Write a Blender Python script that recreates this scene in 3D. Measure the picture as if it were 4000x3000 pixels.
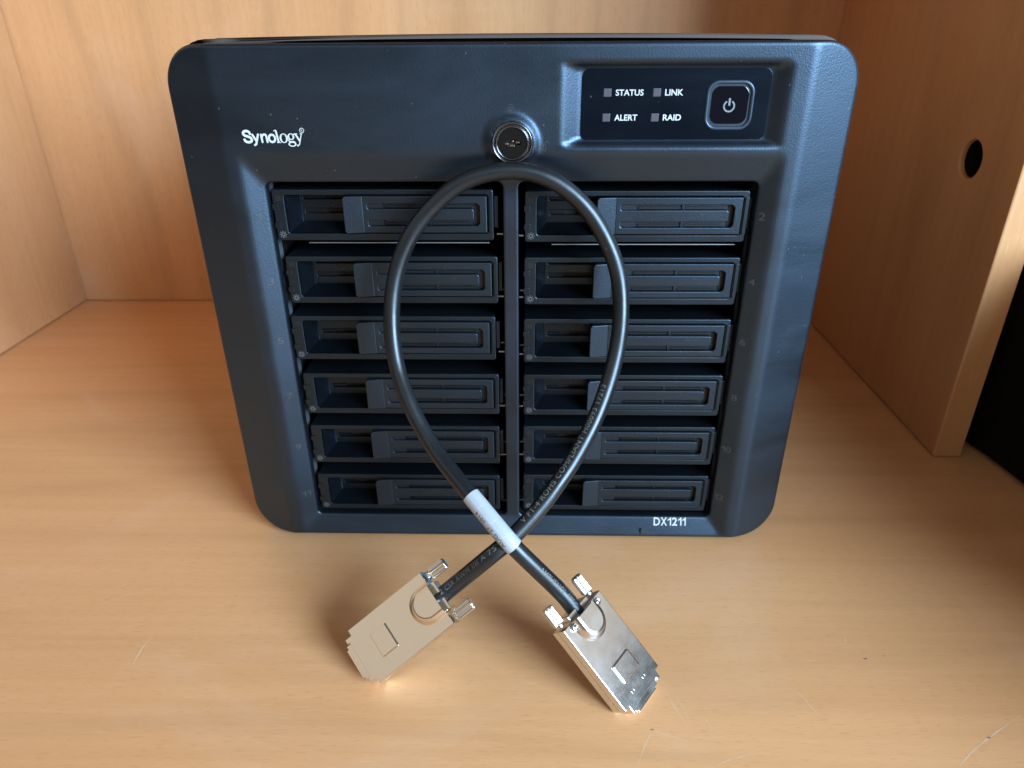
import bpy, bmesh, math, random
import numpy as np
from mathutils import Vector, Matrix
from mathutils.geometry import delaunay_2d_cdt, tessellate_polygon

for o in list(bpy.data.objects):
    bpy.data.objects.remove(o, do_unlink=True)
SC = bpy.context.scene
COL = SC.collection
R = math.radians
random.seed(7)
np.random.seed(7)

# ------------------------------------------------------------------ camera
cam_d = bpy.data.cameras.new('camera')
cam = bpy.data.objects.new('camera', cam_d)
COL.objects.link(cam)
YAW, PITCH, ROLL = -0.0267061, 0.4742946, -0.0070442
fw = Vector((math.sin(YAW) * math.cos(PITCH), math.cos(YAW) * math.cos(PITCH), -math.sin(PITCH)))
rt = Vector((math.cos(YAW), -math.sin(YAW), 0))
up = rt.cross(fw)
r2 = rt * math.cos(ROLL) + up * math.sin(ROLL)
u2 = -rt * math.sin(ROLL) + up * math.cos(ROLL)
M = Matrix((r2, u2, -fw)).transposed().to_4x4()
M.translation = Vector((0.009204, -0.324941, 0.268491))
cam.matrix_world = M
cam_d.sensor_width = 36.0
cam_d.lens = 2779.86 / 4000 * 36.0
cam_d.clip_start = 0.01
cam_d.clip_end = 50
cam_d.dof.use_dof = True
cam_d.dof.focus_distance = 0.33
cam_d.dof.aperture_fstop = 14.0
SC.camera = cam
SC.render.resolution_x, SC.render.resolution_y = 1024, 768

# ------------------------------------------------------------------ light
world = bpy.data.worlds.new('World')
SC.world = world
world.use_nodes = True
bg = world.node_tree.nodes['Background']
bg.inputs[1].default_value = 1.0
_nt = world.node_tree
_g = _nt.nodes.new('ShaderNodeNewGeometry')
_sp = _nt.nodes.new('ShaderNodeSeparateXYZ')
_nt.links.new(_g.outputs['Incoming'], _sp.inputs[0])
_mr = _nt.nodes.new('ShaderNodeMapRange')      # height above the horizon: floor of the room -> walls -> ceiling
_mr.inputs['From Min'].default_value = 0.35
_mr.inputs['From Max'].default_value = -1.0
_nt.links.new(_sp.outputs['Z'], _mr.inputs['Value'])
_rp = _nt.nodes.new('ShaderNodeValToRGB')
_e = _rp.color_ramp.elements
for _k, (_p, _c) in enumerate(((0.0, (0.030, 0.034, 0.040)), (0.28, (0.060, 0.070, 0.085)), (0.42, (0.11, 0.11, 0.10)),
                               (0.53, (0.66, 0.57, 0.46)), (0.72, (0.66, 0.57, 0.46)), (0.83, (0.15, 0.14, 0.12)), (1.0, (0.12, 0.115, 0.10)))):
    _q = _e[_k] if _k < 2 else _e.new(_p)
    _q.position = _p
    _q.color = (*_c, 1)
_nt.links.new(_mr.outputs[0], _rp.inputs[0])
_nt.links.new(_rp.outputs[0], bg.inputs[0])


def area(name, az, el, dist, w, h, power, col, target=(0, 0.0, 0.1)):
    l = bpy.data.lights.new(name, 'AREA')
    l.shape = 'RECTANGLE'
    l.size, l.size_y = w, h
    l.energy = power
    l.color = col
    o = bpy.data.objects.new(name, l)
    COL.objects.link(o)
    t = Vector(target)
    d = Vector((math.sin(R(az)) * math.cos(R(el)), -math.cos(R(az)) * math.cos(R(el)), math.sin(R(el))))
    o.location = t + d * dist
    o.rotation_euler = (-d).to_track_quat('-Z', 'Y').to_euler()
    return o


area('window_light', 46, 20, 1.9, 1.0, 0.9, 98, (0.63, 0.85, 1.04))

SC.view_settings.view_transform = 'Standard'
SC.view_settings.look = 'None'
SC.view_settings.exposure = 0.0
SC.view_settings.gamma = 1.0
SC.cycles.use_denoising = True
SC.cycles.max_bounces = 10

# ------------------------------------------------------------------ materials


def new_mat(name):
    m = bpy.data.materials.new(name)
    m.use_nodes = True
    nt = m.node_tree
    b = nt.nodes['Principled BSDF']
    return m, nt, b


def ramp(nt, stops, interp='LINEAR'):
    n = nt.nodes.new('ShaderNodeValToRGB')
    n.color_ramp.interpolation = interp
    e = n.color_ramp.elements
    while len(e) < len(stops):
        e.new(0.5)
    for i, (p, c) in enumerate(stops):
        e[i].position = p
        e[i].color = (c[0], c[1], c[2], 1) if not isinstance(c, (int, float)) else (c, c, c, 1)
    return n


def noise(nt, vec, scale, detail=2, rough=0.5, dist=0.0):
    n = nt.nodes.new('ShaderNodeTexNoise')
    n.inputs['Scale'].default_value = scale
    n.inputs['Detail'].default_value = detail
    n.inputs['Roughness'].default_value = rough
    n.inputs['Distortion'].default_value = dist
    if vec:
        nt.links.new(vec, n.inputs['Vector'])
    return n


def mapping(nt, vec, scale=(1, 1, 1), loc=(0, 0, 0), rot=(0, 0, 0)):
    n = nt.nodes.new('ShaderNodeMapping')
    n.inputs['Scale'].default_value = scale
    n.inputs['Location'].default_value = loc
    n.inputs['Rotation'].default_value = rot
    nt.links.new(vec, n.inputs['Vector'])
    return n.outputs[0]


def mix(nt, fac, a, b, mode='MIX'):
    n = nt.nodes.new('ShaderNodeMix')
    n.data_type = 'RGBA'
    n.blend_type = mode
    for s, v in ((n.inputs[0], fac), (n.inputs[6], a), (n.inputs[7], b)):
        if hasattr(v, 'links'):
            nt.links.new(v, s)
        elif isinstance(v, (int, float)):
            s.default_value = v
        else:
            s.default_value = (v[0], v[1], v[2], 1)
    return n.outputs[2]


def coords(nt):
    return nt.nodes.new('ShaderNodeTexCoord').outputs['Object']


def bump(nt, b, height, strength, dist=0.001):
    n = nt.nodes.new('ShaderNodeBump')
    n.inputs['Strength'].default_value = strength
    n.inputs['Distance'].default_value = dist
    nt.links.new(height, n.inputs['Height'])
    nt.links.new(n.outputs[0], b.inputs['Normal'])
    return n


def wood(name, axis, light=1.0, seed=0.0, figure=0.6, gloss=0.40):
    """beech veneer, grain along the given object axis"""
    m, nt, b = new_mat(name)
    c = coords(nt)
    s_l, s_t = 1.0, 12.0

    def sc(along, across):
        v = [across, across, across]
        v[axis] = along
        return tuple(v)
    broad = noise(nt, mapping(nt, c, sc(1.6, 14), (seed, seed, seed)), 1.0, 4, 0.55, 0.6)
    streak = noise(nt, mapping(nt, c, sc(5, 160), (seed * 2, 3, 1)), 1.0, 3, 0.6)
    fleck = noise(nt, mapping(nt, c, sc(150, 1500), (seed, 5, 2)), 1.0, 2, 0.5)
    pore = noise(nt, mapping(nt, c, sc(60, 1300), (seed, 1, 9)), 1.0, 1, 0.5)
    L = light
    wv = nt.nodes.new('ShaderNodeTexWave')
    wv.wave_type = 'BANDS'
    wv.bands_direction = 'XYZ'[(axis + 1) % 3] if axis != 2 else 'X'
    wv.inputs['Scale'].default_value = 1.0
    wv.inputs['Distortion'].default_value = 11.0
    wv.inputs['Detail'].default_value = 2.0
    wv.inputs['Detail Scale'].default_value = 0.9
    v_ = [5.5, 5.5, 5.5]
    v_[axis] = 1.5
    nt.links.new(mapping(nt, c, tuple(v_), (seed * 0.7, seed * 0.3, seed)), wv.inputs['Vector'])
    fig = ramp(nt, [(0.0, 0.84), (0.14, 0.97), (0.5, 1.0), (1.0, 1.02)])
    nt.links.new(wv.outputs[0], fig.inputs[0])
    col = ramp(nt, [(0.25, (0.70 * L, 0.362 * L, 0.168 * L)), (0.5, (0.74 * L, 0.395 * L, 0.190 * L)),
                    (0.75, (0.775 * L, 0.428 * L, 0.214 * L))])
    nt.links.new(broad.outputs[0], col.inputs[0])
    st = ramp(nt, [(0.30, 0.94), (0.62, 1.015)])
    nt.links.new(streak.outputs[0], st.inputs[0])
    k = mix(nt, 1.0, col.outputs[0], st.outputs[0], 'MULTIPLY')
    k = mix(nt, figure, k, fig.outputs[0], 'MULTIPLY')
    fl = ramp(nt, [(0.30, 0.0), (0.42, 1.0)])
    nt.links.new(fleck.outputs[0], fl.inputs[0])
    k2 = mix(nt, fl.outputs[0], (0.55 * L, 0.275 * L, 0.115 * L), k)
    k2 = mix(nt, 0.5, k, k2)
    po = ramp(nt, [(0.66, 0.0), (0.76, 0.55)])
    nt.links.new(pore.outputs[0], po.inputs[0])
    k3 = mix(nt, po.outputs[0], k2, (0.80 * L, 0.49 * L, 0.27 * L))
    dull = noise(nt, mapping(nt, c, (1, 1, 1), (seed + 2, 1, 4)), 7.5, 5, 0.6, 1.2)
    du = ramp(nt, [(0.54, 0.0), (0.72, 0.22)])
    nt.links.new(dull.outputs[0], du.inputs[0])
    k3 = mix(nt, du.outputs[0], k3, (0.80 * L, 0.56 * L, 0.40 * L))
    nt.links.new(k3, b.inputs['Base Color'])
    rr = ramp(nt, [(0.3, gloss), (0.7, gloss + 0.10)])
    nt.links.new(broad.outputs[0], rr.inputs[0])
    nt.links.new(rr.outputs[0], b.inputs['Roughness'])
    b.inputs['Specular IOR Level'].default_value = 0.45
    bump(nt, b, fleck.outputs[0], 0.10, 0.0004)
    return m


def plastic(name, base, rough, grain=1400, bstr=0.25, dust=0.0, spec=0.5, bdist=0.0002, tint=None):
    m, nt, b = new_mat(name)
    if tint:
        b.inputs['Specular Tint'].default_value = (*tint, 1)
        b.inputs['IOR'].default_value = 1.56
    c = coords(nt)
    b.inputs['Roughness'].default_value = rough
    b.inputs['Specular IOR Level'].default_value = spec
    n = noise(nt, c, grain, 2, 0.6)
    if bstr > 0:
        bump(nt, b, n.outputs[0], bstr, bdist)
    smear = noise(nt, mapping(nt, c, (9, 9, 30)), 1.0, 4, 0.6, 0.8)
    sr = ramp(nt, [(0.35, max(0.05, rough - 0.07)), (0.7, rough + 0.08)])
    nt.links.new(smear.outputs[0], sr.inputs[0])
    nt.links.new(sr.outputs[0], b.inputs['Roughness'])
    if dust > 0:
        v = nt.nodes.new('ShaderNodeTexVoronoi')
        v.inputs['Scale'].default_value = 330
        nt.links.new(mapping(nt, c, (1, 1, 0.7), rot=(0.3, 0.5, 0.2)), v.inputs['Vector'])
        r1 = ramp(nt, [(0.03, 0.8), (0.10, 0.0)])
        nt.links.new(v.outputs['Distance'], r1.inputs[0])
        pick = ramp(nt, [(1.0 - dust, 0.0), (1.0 - dust + 0.02, 0.5)])
        sep = nt.nodes.new('ShaderNodeSeparateColor')
        nt.links.new(v.outputs['Color'], sep.inputs[0])
        nt.links.new(sep.outputs[0], pick.inputs[0])
        f = mix(nt, 1.0, r1.outputs[0], pick.outputs[0], 'MULTIPLY')
        k = mix(nt, f, base, (0.34, 0.33, 0.31))
        nt.links.new(k, b.inputs['Base Color'])
    else:
        b.inputs['Base Color'].default_value = (*base, 1)
    return m


def metal(name, base, rough, var=0.06, bstr=0.0, scale=350):
    m, nt, b = new_mat(name)
    c = coords(nt)
    b.inputs['Base Color'].default_value = (*base, 1)
    b.inputs['Metallic'].default_value = 1.0
    n = noise(nt, c, 120, 4, 0.6)
    r = ramp(nt, [(0.3, rough), (0.7, rough + var)])
    nt.links.new(n.outputs[0], r.inputs[0])
    nt.links.new(r.outputs[0], b.inputs['Roughness'])
    if bstr:
        n2 = noise(nt, c, scale, 3, 0.6)
        bump(nt, b, n2.outputs[0], bstr, 0.0004)
    return m


def plain(name, base, rough, spec=0.5, coat=0.0):
    m, nt, b = new_mat(name)
    c = coords(nt)
    n = noise(nt, c, 60, 3, 0.6)
    col = ramp(nt, [(0.3, tuple(x * 0.92 for x in base)), (0.7, tuple(min(1, x * 1.06) for x in base))])
    nt.links.new(n.outputs[0], col.inputs[0])
    nt.links.new(col.outputs[0], b.inputs['Base Color'])
    b.inputs['Roughness'].default_value = rough
    b.inputs['Specular IOR Level'].default_value = spec
    b.inputs['Coat Weight'].default_value = coat
    return m


SKY_TINT = (0.46, 0.69, 1.0)  # blue of the reflected sky, put into the black plastics' specular colour
MAT = dict(
    desk=wood('desk_beech', 0, 1.0, 0.0, 0.35, 0.36),
    wall=wood('veneer_beech', 2, 0.90, 4.0, 0.55),
    panel=wood('panel_beech', 2, 0.86, 9.0, 0.5, 0.30),
    bezel=plastic('bezel_plastic', (0.0035, 0.0045, 0.007), 0.43, 1300, 0.34, 0.13, 1.0, 0.00022, SKY_TINT),
    rim=plastic('dusty_chassis_paint', (0.095, 0.074, 0.068), 0.7, 1100, 0.35, 0.55, 0.2),
    tray=plastic('tray_plastic', (0.003, 0.004, 0.0055), 0.38, 1700, 0.38, 0.08, 0.72, tint=SKY_TINT),
    handle=plastic('handle_plastic', (0.004, 0.005, 0.007), 0.42, 1700, 0.5, 0.05, 0.85, tint=SKY_TINT),
    recess=plastic('shaded_tray_plastic', (0.003, 0.004, 0.006), 0.30, 1500, 0.3, 0.4, 0.55, tint=SKY_TINT),  # same plastic as the tray; lower specular puts cavity shade into the material
    dark=plastic('slot_black', (0.004, 0.004, 0.005), 0.6, 900, 0.0),
    film=plastic('panel_film', (0.003, 0.0045, 0.008), 0.24, 900, 0.02, 0.14, 0.35, tint=SKY_TINT),
    gloss=plain('button_gloss', (0.004, 0.004, 0.007), 0.10, 0.5, 0.4),
    ring=plastic('button_ring_plastic', (0.028, 0.040, 0.058), 0.34, 1500, 0.15, 0.0, 0.8, tint=SKY_TINT),
    white=plain('white_print', (0.56, 0.62, 0.64), 0.5),
    grey=plain('grey_print', (0.20, 0.23, 0.28), 0.5),
    led=plain('led_lens', (0.085, 0.085, 0.11), 0.25),
    window=plain('smoked_window', (0.006, 0.006, 0.008), 0.25),
    icon=plain('icon_relief', (0.055, 0.06, 0.07), 0.3),
    sun=plain('sun_mark', (0.13, 0.14, 0.16), 0.3),
    cage=metal('cage_steel', (0.42, 0.50, 0.58), 0.5),
    lockblk=plain('lock_black', (0.006, 0.006, 0.006), 0.22, 0.5, 0.2),
    lockring=metal('lock_ring_metal', (0.15, 0.17, 0.20), 0.20),
    brass=metal('keyway_metal', (0.45, 0.41, 0.35), 0.25),
    cord=plastic('cable_jacket', (0.008, 0.009, 0.011), 0.36, 700, 0.15, 0.08, 0.6, tint=(0.72, 0.86, 1.0)),
    cordprint=plain('cable_print', (0.15, 0.155, 0.16), 0.6),
    sleeve=plain('label_film', (0.40, 0.45, 0.52), 0.28, 0.5, 0.2),
    crease=plain('film_crease', (0.56, 0.62, 0.68), 0.2),
    ink=plain('label_ink', (0.03, 0.03, 0.04), 0.5),
    nickel=metal('nickel_smooth', (0.82, 0.77, 0.70), 0.12, 0.08, 0.05, 700),
    nickel2=metal('nickel_cast', (0.72, 0.73, 0.75), 0.16, 0.06, 0.06, 1500),
    steel=metal('screw_steel', (0.66, 0.65, 0.64), 0.20, 0.05),
    scratch=plain('scratch_pale', (0.74, 0.54, 0.37), 0.5),
    chip=plain('chip_dark', (0.26, 0.17, 0.12), 0.7),
    black=plastic('black_cloth', (0.0025, 0.0025, 0.0028), 0.85, 300, 0.4, 0.0, 0.2),
    rubber=plastic('rubber', (0.012, 0.011, 0.010), 0.8, 500, 0.2, 0.0, 0.2),
)

# ------------------------------------------------------------------ mesh helpers (all lengths in millimetres)
MM = 0.001


class MB:
    def __init__(self):
        self.v, self.f, self.s = [], [], []

    def add(self, verts, faces, smooth=False):
        k = len(self.v)
        self.v += [tuple(map(float, q)) for q in verts]
        self.f += [tuple(i + k for i in q) for q in faces]
        self.s += [smooth] * len(faces)
        return self

    def box(self, x0, x1, y0, y1, z0, z1, b=0.0):
        if b <= 0:
            vs = [(x, y, z) for x in (x0, x1) for y in (y0, y1) for z in (z0, z1)]
            return self.add(vs, [(0, 1, 3, 2), (4, 6, 7, 5), (0, 4, 5, 1), (2, 3, 7, 6), (0, 2, 6, 4), (1, 5, 7, 3)])
        bm = bmesh.new()
        bmesh.ops.create_cube(bm, size=1)
        for v in bm.verts:
            v.co = ((x0 + x1) / 2 + v.co.x * (x1 - x0), (y0 + y1) / 2 + v.co.y * (y1 - y0), (z0 + z1) / 2 + v.co.z * (z1 - z0))
        bmesh.ops.bevel(bm, geom=bm.edges[:], offset=b, segments=2, profile=0.5, affect='EDGES')
        self.frombm(bm)
        return self

    def frombm(self, bm, smooth=False):
        bm.verts.ensure_lookup_table()
        bm.verts.index_update()
        self.add([v.co[:] for v in bm.verts], [[v.index for v in f.verts] for f in bm.faces], smooth)
        bm.free()

    def plate(self, outer, holes, y0, y1, bev=0.0, back=True, fmap=None):
        """prism of a 2D outline (x, z) with holes; front at y0, back at y1 (y1 > y0); front edges bevelled"""
        fmap = fmap or (lambda x, y, z: (x, y, z))
        loops = [outer] + list(holes)
        front = []
        for k, lp in enumerate(loops):
            lp = ccw(lp) if k == 0 else ccw(lp)[::-1]
            loops[k] = lp
            front.append(offset(lp, bev) if bev > 0 else lp)
        tri = tessellate_polygon([[Vector((a, c, 0)) for a, c in lp] for lp in front])
        flat = [q for lp in front for q in lp]
        fl2 = [q for lp in loops for q in lp]
        n = len(flat)

        def fix(t):
            (a, b), (c, d), (e, f) = flat[t[0]], flat[t[1]], flat[t[2]]
            return t if (c - a) * (f - b) - (d - b) * (e - a) > 0 else t[::-1]
        tri = [fix(t) for t in tri]
        self.add([fmap(a, y0, c) for a, c in flat], tri)
        base = 0
        for lp, fr in zip(loops, front):
            m = len(lp)
            vs, fs = [], []
            rings = [(fr, y0)]
            if bev > 0:
                rings.append((offset(lp, bev * 0.3), y0 + bev * 0.3))
                rings.append((lp, y0 + bev))
            rings.append((lp, y1))
            for q, yy in rings:
                vs += [fmap(a, yy, c) for a, c in q]
            for r in range(len(rings) - 1):
                for i in range(m):
                    j = (i + 1) % m
                    fs.append((r * m + i, r * m + m + i, r * m + m + j, r * m + j))
            self.add(vs, fs)
        if back:
            self.add([fmap(a, y1, c) for a, c in fl2], [t[::-1] for t in tri])
        return self

    def lathe(self, prof, cx, cz, n=40, smooth=True, cap=False):
        """profile of (radius, y) revolved about the y axis through (cx, cz)"""
        vs, fs = [], []
        for r, y in prof:
            for i in range(n):
                a = 2 * math.pi * i / n
                vs.append((cx + r * math.cos(a), y, cz + r * math.sin(a)))
        for k in range(len(prof) - 1):
            for i in range(n):
                j = (i + 1) % n
                fs.append((k * n + i, k * n + j, k * n + n + j, k * n + n + i))
        if cap:
            fs.append(tuple(range((len(prof) - 1) * n, len(prof) * n)))
        return self.add(vs, fs, smooth)

    def build(self, name, mat, parent=None, smooth=None, mw=None):
        me = bpy.data.meshes.new(name)
        vs = [(a * MM, b * MM, c * MM) for a, b, c in self.v]
        me.from_pydata(vs, [], self.f)
        me.update()
        if smooth is True:
            me.polygons.foreach_set('use_smooth', [True] * len(me.polygons))
        elif smooth is None:
            me.polygons.foreach_set('use_smooth', self.s)
        me.materials.append(mat)
        o = bpy.data.objects.new(name, me)
        COL.objects.link(o)
        if parent:
            o.parent = parent
        if mw is not None:
            o.matrix_local = mw
        return o


def ccw(lp):
    a = sum(lp[i][0] * lp[(i + 1) % len(lp)][1] - lp[(i + 1) % len(lp)][0] * lp[i][1] for i in range(len(lp)))
    return list(lp) if a > 0 else list(lp)[::-1]


def offset(lp, d):
    """move a loop to its left (inwards for ccw) by d"""
    n = len(lp)
    out = []
    for i in range(n):
        p0, p1, p2 = lp[i - 1], lp[i], lp[(i + 1) % n]
        e1 = (p1[0] - p0[0], p1[1] - p0[1])
        e2 = (p2[0] - p1[0], p2[1] - p1[1])
        l1, l2 = math.hypot(*e1) or 1e-9, math.hypot(*e2) or 1e-9
        n1 = (-e1[1] / l1, e1[0] / l1)
        n2 = (-e2[1] / l2, e2[0] / l2)
        bx, bz = n1[0] + n2[0], n1[1] + n2[1]
        k = 1 + n1[0] * n2[0] + n1[1] * n2[1]
        k = max(k, 0.3)
        out.append((p1[0] + bx / k * d, p1[1] + bz / k * d))
    return out


def rrect(x0, x1, z0, z1, r, n=6, step=None):
    pts = []
    for cx, cz, a0 in ((x1 - r, z0 + r, -90), (x1 - r, z1 - r, 0), (x0 + r, z1 - r, 90), (x0 + r, z0 + r, 180)):
        for i in range(n + 1):
            a = R(a0 + 90 * i / n)
            pts.append((cx + r * math.cos(a), cz + r * math.sin(a)))
    if step:
        out = []
        for i in range(len(pts)):
            p, q = pts[i], pts[(i + 1) % len(pts)]
            m = max(1, int(math.hypot(q[0] - p[0], q[1] - p[1]) / step))
            for k in range(m):
                out.append((p[0] + (q[0] - p[0]) * k / m, p[1] + (q[1] - p[1]) * k / m))
        pts = out
    return pts


def circle(cx, cz, r, n=32):
    return [(cx + r * math.cos(2 * math.pi * i / n), cz + r * math.sin(2 * math.pi * i / n)) for i in range(n)]


def empty(name, loc=(0, 0, 0), parent=None):
    o = bpy.data.objects.new(name, None)
    COL.objects.link(o)
    o.location = loc
    o.empty_display_size = 0.02
    if parent:
        o.parent = parent
    return o


def tag(o, label=None, cat=None, group=None, kind=None):
    if label:
        o['label'] = label
    if cat:
        o['category'] = cat
    if group:
        o['group'] = group
    if kind:
        o['kind'] = kind
    return o


_tc = {}


def text2d(body, size=1.0, bold=0.0, space=1.0, shear=0.0):
    """triangles of a text in the built-in font: (list of (x, y)), (faces), width"""
    key = (body, size, bold, space, shear)
    if key in _tc:
        return _tc[key]
    cu = bpy.data.curves.new('t', 'FONT')
    cu.body = body
    cu.size = size
    cu.offset = bold
    cu.space_character = space
    cu.shear = shear
    cu.resolution_u = 4
    o = bpy.data.objects.new('t', cu)
    COL.objects.link(o)
    bpy.context.view_layer.update()
    dg = bpy.context.evaluated_depsgraph_get()
    me = bpy.data.meshes.new_from_object(o.evaluated_get(dg))
    vs = [(v.co.x, v.co.y) for v in me.vertices]
    fs = [tuple(p.vertices) for p in me.polygons]
    bpy.data.objects.remove(o, do_unlink=True)
    bpy.data.curves.remove(cu)
    bpy.data.meshes.remove(me)
    _tc[key] = (vs, fs)
    return vs, fs


def text_fit(body, x0, x1, z0, z1, bold=0.0, space=1.0):
    """text scaled so that its box is x0..x1, z0..z1"""
    vs, fs = text2d(body, 1.0, bold, space)
    ax, bx = min(v[0] for v in vs), max(v[0] for v in vs)
    az, bz = min(v[1] for v in vs), max(v[1] for v in vs)
    return [(x0 + (a - ax) / (bx - ax) * (x1 - x0), z0 + (c - az) / (bz - az) * (z1 - z0)) for a, c in vs], fs


CW = {'D': 0.72, 'X': 0.70, '1': 0.40}


def sign_fit(body, x0, x1, z0, z1, bold=0.0):
    """lettering laid out glyph by glyph; the figure one gets a flag"""
    ws = [CW.get(c, 0.60) for c in body]
    gap = 0.085
    tot = sum(ws) + gap * (len(ws) - 1)
    k = (x1 - x0) / tot
    vs, fs, x = [], [], x0
    h = z1 - z0
    for c, w in zip(body, ws):
        n = len(vs)
        if c == '1':
            st = (0.17 + bold * 1.6) * h * 0.8
            r = x + w * k
            vs += [(r - st, z0), (r, z0), (r, z1), (r - st * 0.75, z1), (r - st, z1 - 0.06 * h), (x, z1 - 0.27 * h), (x, z1 - 0.27 * h - st * 0.85), (r - st, z1 - 0.20 * h - st * 0.4)]
            fs += [(n, n + 1, n + 2, n + 3, n + 4, n + 7), (n + 7, n + 4, n + 5, n + 6)]
        else:
            v2, f2 = text_fit(c, x, x + w * k, z0, z1, bold)
            vs += v2
            fs += [tuple(i + n for i in f) for f in f2]
        x += (w + gap) * k
    return vs, fs


def stroke(mb, pts, w, y, cap=6, yf=None):
    """flat ribbon along 2D points, with round ends, at depth y"""
    n = len(pts)
    L, Rr = [], []
    for i in range(n):
        a, b = pts[max(0, i - 1)], pts[min(n - 1, i + 1)]
        d = (b[0] - a[0], b[1] - a[1])
        l = math.hypot(*d) or 1
        nx, nz = -d[1] / l * w / 2, d[0] / l * w / 2
        L.append((pts[i][0] + nx, pts[i][1] + nz))
        Rr.append((pts[i][0] - nx, pts[i][1] - nz))
    poly = []
    f = yf or (lambda a, c: y)
    vs = [(a, f(a, c), c) for a, c in L + Rr]
    mb.add(vs, [(i, i + 1, n + i + 1, n + i) for i in range(n - 1)])
    if cap:
        for end, (p, q) in enumerate(((pts[0], pts[1]), (pts[-1], pts[-2]))):
            a0 = math.atan2(p[1] - q[1], p[0] - q[0])
            arc = [(p[0] + w / 2 * math.cos(a0 + R(-90 + 180 * i / cap)), p[1] + w / 2 * math.sin(a0 + R(-90 + 180 * i / cap))) for i in range(cap + 1)]
            mb.add([(a, f(a, c), c) for a, c in arc], [tuple(range(cap + 1))])


def ringpoly(mb, cx, cz, ro, ri, y, n=28, a0=0, a1=360, oz=None, iz=None):
    oz, iz = oz or ro, iz or ri
    full = abs(a1 - a0) >= 360
    m = n if full else n + 1
    vs = []
    for i in range(m):
        a = R(a0 + (a1 - a0) * i / n)
        vs += [(cx + ro * math.cos(a), y, cz + oz * math.sin(a)), (cx + ri * math.cos(a), y, cz + iz * math.sin(a))]
    fs = []
    for i in range(n):
        j = (i + 1) % m
        fs.append((2 * i, 2 * j, 2 * j + 1, 2 * i + 1))
    mb.add(vs, fs)


def catmull(P, per=10):
    P = [np.array(p, float) for p in P]
    out = []
    for i in range(len(P) - 1):
        p0 = P[i - 1] if i else 2 * P[0] - P[1]
        p1, p2 = P[i], P[i + 1]
        p3 = P[i + 2] if i + 2 < len(P) else 2 * P[-1] - P[-2]
        for k in range(per):
            t = k / per
            out.append(0.5 * ((2 * p1) + (-p0 + p2) * t + (2 * p0 - 5 * p1 + 4 * p2 - p3) * t * t + (-p0 + 3 * p1 - 3 * p2 + p3) * t ** 3))
    out.append(P[-1])
    return np.array(out)


# ------------------------------------------------------------------ the setting: desk and hutch
mb = MB()
mb.box(-1200, 1200, -900, 410, -22, 0)
desk = mb.build('desk_top', MAT['desk'])
tag(desk, kind='structure')

mb = MB()
mb.box(-486, 1200, 391, 399, 0.9, 700)
tag(mb.build('wall_back', MAT['wall']), kind='structure')
mb = MB()
mb.box(-487, -469, 92, 390.4, 0.9, 700, 1.0)
tag(mb.build('wall_left', MAT['wall']), kind='structure')

# divider panel on the right with a round cable hole
mb = MB()
outer = [(92.0, 0.9), (390.4, 0.9), (390.4, 700), (92.0, 700)]
hole = circle(143.3, 188.3, 11.7, 40)
# plate() extrudes along its y: map (a, y, c) -> world x = y, y = a, z = c ; mirrored so the visible face is the front
mb.plate([(-a, c) for a, c in outer], [[(-a, c) for a, c in hole]], 285.3, 303.6, 1.1, True,
         lambda a, y, c: (y, -a, c))
div = mb.build('wall_right', MAT['panel'])
tag(div, kind='structure')
mb = MB()
mb.box(-486, 900, 105, 390.4, 560, 578, 1.0)
tag(mb.build('ceiling_board', MAT['wall']), kind='structure')

mb = MB()
mb.lathe([(11.65, 288.6), (11.3, 288.6), (11.3, 302.6), (0.01, 302.6)], 0, 0, 40)
mb.v = [(b, 143.3 + a, 188.3 + c) for a, b, c in mb.v]
mb.build('cable_grommet', MAT['black'], div)

# scratches and chips worn into the desk surface
def floor_ribbon(name, pts, w, mat, z=0.03):
    m_ = MB()
    P = catmull([(a, c, 0) for a, c in pts], 6)
    n = len(P)
    vs, fs = [], []
    rnd = random.Random(len(pts) * 13 + int(abs(pts[0][0])))
    for i in range(n):
        a, b = P[max(0, i - 1)], P[min(n - 1, i + 1)]
        d = b - a
        d = d / (np.linalg.norm(d) or 1)
        ww = w * (0.35 + 0.9 * rnd.random()) * (0.25 + 0.75 * math.sin(math.pi * (i + 0.5) / n))
        vs += [(P[i][0] - d[1] * ww / 2, P[i][1] + d[0] * ww / 2, z), (P[i][0] + d[1] * ww / 2, P[i][1] - d[0] * ww / 2, z)]
    for i in range(n - 1):
        fs.append((2 * i, 2 * i + 1, 2 * i + 3, 2 * i + 2))
    m_.add(vs, fs)
    return m_.build(name, mat, desk)


# ------------------------------------------------------------------ disk enclosure
ENC = empty('disk_enclosure')
tag(ENC, 'black twelve-bay disk enclosure standing upright on the wooden desk', 'disk enclosure')

X0, X1, Z0, Z1, RC = -150.0, 150.0, 3.0, 259.9, 18.0
OPL = (-112.2, -3.2, 14.4, 202.4)
OPR = (4.0, 112.6, 14.4, 202.4)
OR = 2.6


def sd_rrect(x, z, x0, x1, z0, z1, r):
    cx, cz, hx, hz = (x0 + x1) / 2, (z0 + z1) / 2, (x1 - x0) / 2 - r, (z1 - z0) / 2 - r
    qx, qz = np.abs(x - cx) - hx, np.abs(z - cz) - hz
    return np.hypot(np.maximum(qx, 0), np.maximum(qz, 0)) + np.minimum(np.maximum(qx, qz), 0) - r


def smin(a, b, k):
    h = np.clip(0.5 + 0.5 * (b - a) / k, 0, 1)
    return b * (1 - h) + a * h - k * h * (1 - h)


def softplus(x, k):
    """max(x, 0) with the corner rounded over a width k"""
    return np.where(x > k, x, np.where(x < -k, 0.0, (x + k) ** 2 / (4 * k)))


LKX, LKZ = 1.4, 220.4


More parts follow.
